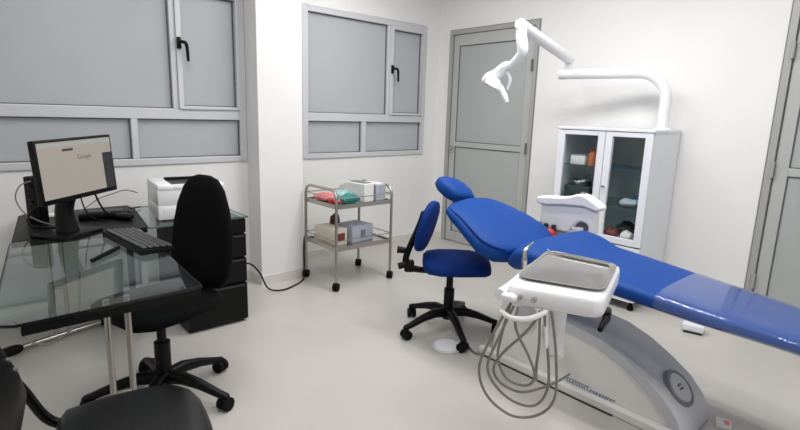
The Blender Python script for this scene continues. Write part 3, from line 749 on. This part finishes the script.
# ================================================================== desk
DZ = .67
dk = thing('glass_desk', 'glass-topped desk on twin steel legs in the left foreground', 'desk', (.37, 2.3, 0))
DO = (.37, 2.3, 0)
gp = [(.035, 1.815), (.055, 1.775), (.085, 1.755), (.60, 1.775), (.634, 1.782), (.638, 1.82), (.705, 2.845), (.16, 2.845)]
tp = MB(DO).loft([[Vector((x, y, DZ-.012)) for x, y in gp], [Vector((x, y, DZ)) for x, y in gp]]).build('glass_top', 'glass', dk, smooth=False)
ed = MB(DO).tube([Vector((x, y, DZ-.006)) for x, y in gp], .0045, 6, closed=True).build('glass_edge', 'black', tp)
# dark modesty bar under the front edge, and the beam
MB(DO).prism([(.10, 1.765), (.632, 1.785), (.632, 1.803), (.10, 1.783)], 2, DZ-.045, DZ-.013).build('front_rail', 'blackm', dk, smooth=False)
def t_leg(cx, cy, tilt, dk, DO):
    lm_ = MB(DO)
    for s in (-.032, .032):
        lm_.cyl((cx+s, cy+s*tilt, .035), (cx+s, cy+s*tilt, DZ-.014), .0105)
    lm_.box((cx, cy, .30), (.05, .012, .02), bevel=.003)
    lo = lm_.build('leg', 'brush', dk)
    f0 = Vector((cx-.24, cy-.24*tilt, .024)); f1 = Vector((cx+.24, cy+.24*tilt, .024))
    MB(DO).cyl(f0, f1, .016).build('foot_bar', 'brush', lo)
    for e_ in (f0, f1):
        MB(DO).ell(e_+Vector((0, 0, .0)), (.055, .03, .024), Matrix.Rotation(math.atan(tilt), 4, 'Z'), pw=.8).build('end_cap', 'black', lo)
t_leg(.372, 1.86, .06, dk, DO)
# dark return of the desk along the window wall, with a glass end for the printer
rt = thing('desk_return', 'black return desk with a glass end along the window wall', 'desk', (.75, 3.3, 0))
RO = (.75, 3.3, 0)
bp_ = [(.165, 2.85), (.745, 2.85), (.83, 3.46), (.82, 3.57), (.29, 3.57), (.25, 3.52)]
MB(RO).loft([[Vector((x, y, DZ-.028)) for x, y in bp_], [Vector((x, y, DZ)) for x, y in bp_]]).build('laminate_top', 'blackm', rt, smooth=False)
rp = [(.752, 2.85), (1.31, 2.85), (1.31, 3.50), (.84, 3.50)]
g_ = MB(RO).loft([[Vector((x, y, DZ-.012)) for x, y in rp], [Vector((x, y, DZ)) for x, y in rp]]).build('glass_top', 'glass', rt, smooth=False)
MB(RO).tube([Vector((x, y, DZ-.006)) for x, y in rp], .0045, 6, closed=True).build('glass_edge', 'glassedge', g_)
t_leg(.37, 3.24, .3, rt, RO)
for (x, y) in ((.79, 3.45),):
    MB(RO).cyl((x, y, 0), (x, y, DZ-.028), .02).build('leg', 'black', rt)
# drawer pedestal under the glass end
PO = (1.115, 3.1, 0)
pd = thing('drawer_pedestal', 'black three-drawer pedestal under the printer end of the desk', 'drawers', PO)
MB(PO).lim(.935, 1.295, 2.872, 3.38, .012, DZ-.0135).build('body', 'blackm', pd, smooth=False, bevel=.003)
for x in (.96, 1.27):
    for y in (2.9, 3.35): MB(PO).cyl((x, y, 0), (x, y, .0125), .015).build('foot', 'rubber', pd)
for (z0, z1) in ((.018, .25), (.262, .41), (.422, .56)):
    d0 = MB(PO).lim(.935, 1.295, 2.85, 2.8715, z0, z1).build('drawer', 'blackm', pd, smooth=False, bevel=.003)
    MB(PO).lim(.95, 1.28, 2.842, 2.850, z1-.014, z1-.004).build('drawer_pull', 'dark', d0, smooth=False)
MB(PO).lim(.935, 1.295, 2.85, 2.8715, .57, DZ-.0135).build('top_rail', 'blackm', pd, smooth=False, bevel=.003)

# ================================================================== printer
pr = thing('laser_printer', 'white laser printer on the glass end of the desk', 'printer', (.835, 2.955, DZ), math.radians(-7))
pw_, pdp, ph_ = .37, .36, .205
k = MB(); k.lim(0, pw_, .004, pdp, .006, .085, .003)
k.lim(.0015, pw_-.0015, .0055, pdp-.0015, .0845, ph_-.012, .003)
bod = k.build('case', 'white', pr)
tp_ = MB(); tp_.lim(0, .085, 0, pdp, ph_-.035, ph_, .012); tp_.lim(.08, pw_, 0, .06, ph_-.035, ph_-.004, .012); tp_.lim(pw_-.03, pw_, .05, pdp, ph_-.035, ph_, .012); tp_.lim(.08, pw_-.02, pdp-.04, pdp, ph_-.035, ph_, .012)
tp_.build('top_cover', 'white', pr)
MB().lim(.084, pw_-.028, .058, pdp-.038, ph_-.02, ph_-.010).build('paper_output', 'dark', pr)
MB().lim(.09, pw_-.035, pdp-.075, pdp-.04, ph_-.010, ph_+.004).build('output_slot', 'black', pr)
MB().lim(.10, .19, -.0005, .004, .096, .102).build('name_strip', 'midgrey', pr)
MB().lim(.03, pw_-.03, .001, .006, .012, .075, .003).build('paper_cassette', 'white', pr)
for x in (.03, pw_-.03):
    for y in (.03, pdp-.03): MB().cyl((x, y, 0), (x, y, .007), .012).build('foot', 'rubber', pr)

# ================================================================== monitor
mc = Vector((.459, 2.84, 1.0)); my, mt_, mr = -.893, .047, .032
mo = thing('computer_monitor', 'flat black computer monitor showing a pale web page, on the desk corner', 'monitor', (.40, 2.905, DZ))
MOo = Vector((.40, 2.905, DZ))
n_ = Vector((math.cos(my)*math.cos(mt_), math.sin(my)*math.cos(mt_), math.sin(mt_))); rt_ = Vector((-math.sin(my), math.cos(my), 0)); u_ = n_.cross(rt_)
rx = rt_*math.cos(mr)+u_*math.sin(mr); uz = -rt_*math.sin(mr)+u_*math.cos(mr)
MM = Matrix((rx, uz, n_)).transposed().to_4x4()
def scr(x, y, z=0): return mc+rx*x+uz*y+n_*z
MW, MH = .465, .29
cs = MB(MOo); cs.box(mc-n_*.016, (MW, MH, .032), rot=MM, bevel=.006); cs.box(mc-n_*.04, (MW*.6, MH*.55, .03), rot=MM, bevel=.012)
case = cs.build('case', 'black', mo)
sx, sy = MW/2-.012, MH/2-.012
sc = MB(MOo); sc.box(scr(0, .006, .0005), (2*sx, 2*sy-.012, .001), rot=MM); so_ = sc.build('screen', 'screen', mo)
q = MB(MOo); q.box(scr(sx-.032, -.032, .0016), (.064, 2*sy-.085, .0012), rot=MM); q.build('dark_window', 'screend', so_)
q = MB(MOo); q.box(scr(0, sy-.014, .0014), (2*sx, .016, .0008), rot=MM); q.build('tab_bar', glow('tab bar', (196, 200, 196), .55), so_)
q = MB(MOo); q.box(scr(-.055, sy-.040, .0016), (.062, .011, .0012), rot=MM); q.build('address_text', 'screenb', so_)
tx = bpy.data.curves.new('page_word', 'FONT'); tx.body = 'Google'; tx.size = .030; tx.align_x = 'CENTER'; tx.align_y = 'CENTER'; tx.extrude = .0003
to = bpy.data.objects.new('page_word', tx); COL.objects.link(to)
bpy.context.view_layer.update()
tm = bpy.data.meshes.new_from_object(to.evaluated_get(bpy.context.evaluated_depsgraph_get()))
bpy.data.objects.remove(to)
T4 = Matrix.Translation(scr(.04, .052, .0018)-MOo) @ MM
tm.transform(T4); tm.materials.clear(); tm.materials.append(M['screent'])
two = bpy.data.objects.new('page_word', tm); COL.objects.link(two); two.parent = so_
q = MB(MOo); q.box(scr(.04, .018, .0016), (.12, .006, .0008), rot=MM); q.build('search_box', glow('search box', (178, 170, 160), .68), so_)
stn = MB(MOo)
sb_ = Vector((.395, 2.90, DZ))
stn.box(sb_+Vector((0, 0, .008)), (.20, .24, .016), rot=my, bevel=.006)
stn.tube([sb_+Z*.012, sb_+Z*.12-n_*.01, mc-n_*.07-Z*.10, mc-n_*.05-Z*.02], [.05, .04, .04, .04], 14, 3)
stn.build('stand', 'black', mo)
# box PC standing behind the monitor's left edge
pc = thing('mini_computer', 'small black computer box standing behind the left edge of the monitor', 'computer', (.318, 3.27, DZ), my)
MB().box((0, 0, .125), (.08, .06, .25), bevel=.006).build('case', 'black', pc)
for z in (.06, .12, .2): MB().box((.0, -.034, z), (.03, .008, .02), bevel=.002).build('plug', 'black', pc)

# ================================================================== desk clutter
kyb = thing('keyboard', 'black keyboard lying along the right edge of the glass desk', 'keyboard', (.615, 2.535, DZ), math.radians(6))
MB().prism([(-.075, .0), (.075, .0), (.075, .014), (-.075, .026)], 1, -.235, .235).build('keyboard_case', 'black', kyb, bevel=.003)
for r_i in range(5):
    rw = MB()
    for c_i in range(15):
        x = .058-r_i*.027; z = .0165+(.075-x)*.075
        rw.box((x-.002, -.212+c_i*.0303, z+.004), (.022, .026, .010), bevel=.003, seg=1)
    rw.build('key_row', 'keys', kyb)
mp = thing('mouse', 'black mouse on the dark corner of the desk', 'mouse', (.70, 3.12, DZ))
MB().ell((0, 0, .018), (.032, .055, .018), Matrix.Rotation(.6, 4, 'Z'), pw=.8).build('mouse_shell', 'black', mp)
MB().cyl((-.005, .03, .033), (.005, .03, .033), .006, seg=12).build('scroll_wheel', 'dark', mp)
tag(MB((.47, 2.38, DZ)).tube([(.385, 2.30, DZ+.009), (.45, 2.375, DZ+.010), (.515, 2.45, DZ+.011)], [.009, .010, .010], 8).build('marker_pen', 'black'), 'black marker pen lying on the glass beside the keyboard', 'pen')
pp = thing('paper_stack', 'white folded papers lying on the dark desk corner behind the monitor', 'papers', (.385, 3.44, DZ), -.1)
MB().box((0, 0, .006), (.20, .10, .012), bevel=.002).build('sheet_pile', 'paper', pp)
MB().box((-.075, -.075, .016), (.06, .04, .032), bevel=.008).build('red_clip', 'red', pp)
dv = thing('desk_device', 'dark flat desk device on the black desk top behind the keyboard', 'device', (.63, 3.25, DZ), -.2)
MB().box((0, 0, .018), (.26, .15, .036), bevel=.01).build('device_body', 'blackm', dv)
MB().box((.0, -.01, .038), (.18, .09, .005), bevel=.002).build('device_panel', 'dark', dv)
def cable(name, label, pts, r, m='black', o=None):
    return tag(MB(o or pts[0]).tube(pts, r, 7, 8).build(name, m), label, 'cable')
cable('monitor_cable', 'black cable drooping below the right half of the monitor', [(.53, 3.0, .90), (.56, 3.02, .80), (.60, 3.06, .73), (.66, 3.2, .705), (.78, 3.33, .69), (.86, 3.42, .68)], .005)
cable('thin_cable', 'thin dark cable hanging behind the middle of the monitor', [(.47, 3.0, .88), (.50, 3.05, .76), (.54, 3.08, .70), (.60, 3.10, .677)], .0035)
cable('white_cable', 'pale cable looping to the left of the monitor', [(.30, 3.24, .90), (.25, 3.22, .88), (.225, 3.2, .82), (.25, 3.17, .75), (.31, 3.15, .70), (.37, 3.12, .676)], .0035, 'hose')
cable('black_cable', 'thick black cable curled at the foot of the small computer box', [(.31, 3.12, .78), (.265, 3.10, .75), (.26, 3.06, .70), (.32, 3.03, .685), (.38, 3.06, .679)], .006)
cable('printer_cable', 'grey printer cable running along the white wall', [(.835, 3.36, .78), (.80, 3.5, .78), (.74, 3.55, .755), (.66, 3.55, .73), (.58, 3.50, .69), (.54, 3.48, .676)], .0035, 'hose')
cable('power_cord', 'black power cord drooping from the drawers across the floor to the pillar', [(1.30, 3.0, .36), (1.35, 3.12, .28), (1.42, 3.26, .235), (1.52, 3.30, .22), (1.58, 3.27, .15), (1.63, 3.24, .03), (1.72, 3.20, .008), (1.85, 3.24, .008), (1.97, 3.32, .012), (2.012, 3.378, .09), (2.015, 3.385, .22), (2.03, 3.40, .32), (2.06, 3.42, .355)], .006)
cable('under_desk_cable', 'loose grey cable hanging beneath the glass desk top', [(.12, 2.4, .45), (.16, 2.38, .36), (.24, 2.4, .33), (.33, 2.42, .40), (.36, 2.44, .60)], .004, 'hose')

# ================================================================== black office chair at the desk
oc = thing('office_chair', 'black swivel chair with a tall rounded backrest, at the glass desk', 'chair', (.615, 2.25, 0))
star_base(oc, math.radians(17), .305, .105, cr=.03)
MB().cyl((0, 0, .13), (0, 0, .28), .034).build('column_sleeve', 'black', oc)
MB().cyl((0, 0, .28), (0, 0, .40), .02).build('gas_lift', 'black', oc)
cf = Vector((math.cos(math.radians(196)), math.sin(math.radians(196)), 0)); cl = Vector((-cf.y, cf.x, 0))
MB().box((0, 0, .405), (.2, .16, .035), rot=math.radians(16), bevel=.01).build('tilt_mechanism', 'black', oc)
rings = []
for s_, w_, h_ in ((-.22, .08, .012), (-.215, .15, .028), (-.18, .205, .035), (0, .225, .038), (.15, .215, .036), (.2, .18, .03), (.215, .08, .012)):
    rings.append(superring(cf*s_+Z*.455, cl, Z, w_, h_, 24, .6))
MB().loft(rings).build('seat', 'blackf', oc, angle=60)
# curved tall backrest
rings = []
for z, s_, w_, h_ in ((.50, -.245, .12, .018), (.51, -.25, .17, .03), (.56, -.262, .20, .036), (.66, -.278, .208, .038), (.76, -.288, .20, .037), (.86, -.297, .175, .034), (.94, -.306, .135, .030), (.985, -.311, .09, .022), (1.0, -.313, .04, .01)):
    rings.append(superring(cf*(s_+.055)+Z*z, cl, (cf+Z*.1).normalized(), w_, h_, 26, .65))
MB().loft(rings).build('backrest', 'blackf', oc, angle=60)
MB().tube([cf*-.05+Z*.40, cf*-.24+Z*.39, cf*-.265+Z*.44, cf*-.265+Z*.62], [.02, .022, .022, .018], 10, 4).build('back_bracket', 'black', oc)

# ================================================================== black visitor chair in the near left corner
vc = thing('visitor_chair', 'black vinyl visitor chair with metal frame in the bottom left corner', 'chair', (.25, 1.36, 0))
VO = (.25, 1.36, 0)
va = Vector((.985, -.17, 0)).normalized(); vl = Vector((.17, .985, 0)).normalized()
vcn = Vector((.285, 1.372, .432))
rings = []
for s_, w_, h_, dz in ((-.175, .06, .01, .0), (-.17, .15, .022, .0), (-.15, .2, .03, .0), (-.05, .22, .034, .0), (.06, .22, .034, .0), (.13, .205, .033, -.004), (.17, .17, .028, -.010), (.19, .12, .02, -.016), (.197, .05, .008, -.02)):
    rings.append(superring(vcn+va*s_+Z*dz, vl, Z, w_, h_, 28, .6, crown=.006))
MB(VO).loft(rings).build('seat', 'blackv', vc, angle=60)
MB(VO).loft([superring(vcn+va*s_-Z*.034, vl, Z, w_, .010, 24, .5) for s_, w_ in ((-.17, .17), (-.16, .19), (.13, .19), (.17, .14))]).build('seat_pan', 'black', vc)
bb = vcn-va*.165+Z*.10
rings = []
for t, w_, h_ in ((0, .12, .012), (.01, .17, .02), (.05, .205, .024), (.12, .215, .025), (.20, .195, .024), (.245, .15, .02), (.26, .08, .01)):
    rings.append(superring(bb-va*(.075+t*.42)+Z*t, vl, (va+Z*.45).normalized(), w_, h_, 24, .55))
vb = MB(VO).loft(rings).build('backrest', 'blackv', vc, angle=60)
bl = MB(VO)
for t in (.08, .11): bl.cyl(bb+vl*.16-va*(.075+t*.42)+Z*t+va*.02, bb+vl*.16-va*(.075+t*.42)+Z*t+va*.03, .006, seg=10)
bl.build('bolt', 'midgrey', vb)
for s in (-1, 1):
    MB(VO).tube([bb+vl*(s*.17)-va*.10+Z*.07, bb+vl*(s*.19)-va*.075+Z*.0, vcn+vl*(s*.215)-va*.19-Z*.02, vcn+vl*(s*.205)-va*.10-Z*.045, vcn+vl*(s*.2)+va*.05-Z*.045], [.011, .013, .014, .013, .011], 10, 5).build('back_bracket', 'black', vc)
    MB(VO).tube([vcn+vl*(s*.19)-va*.13-Z*.04, vcn+vl*(s*.22)-va*.22-Z*.422], .012, 10).build('leg', 'black', vc)
    MB(VO).tube([vcn+vl*(s*.19)+va*.10-Z*.04, vcn+vl*(s*.22)+va*.17-Z*.422], .012, 10).build('leg', 'black', vc)
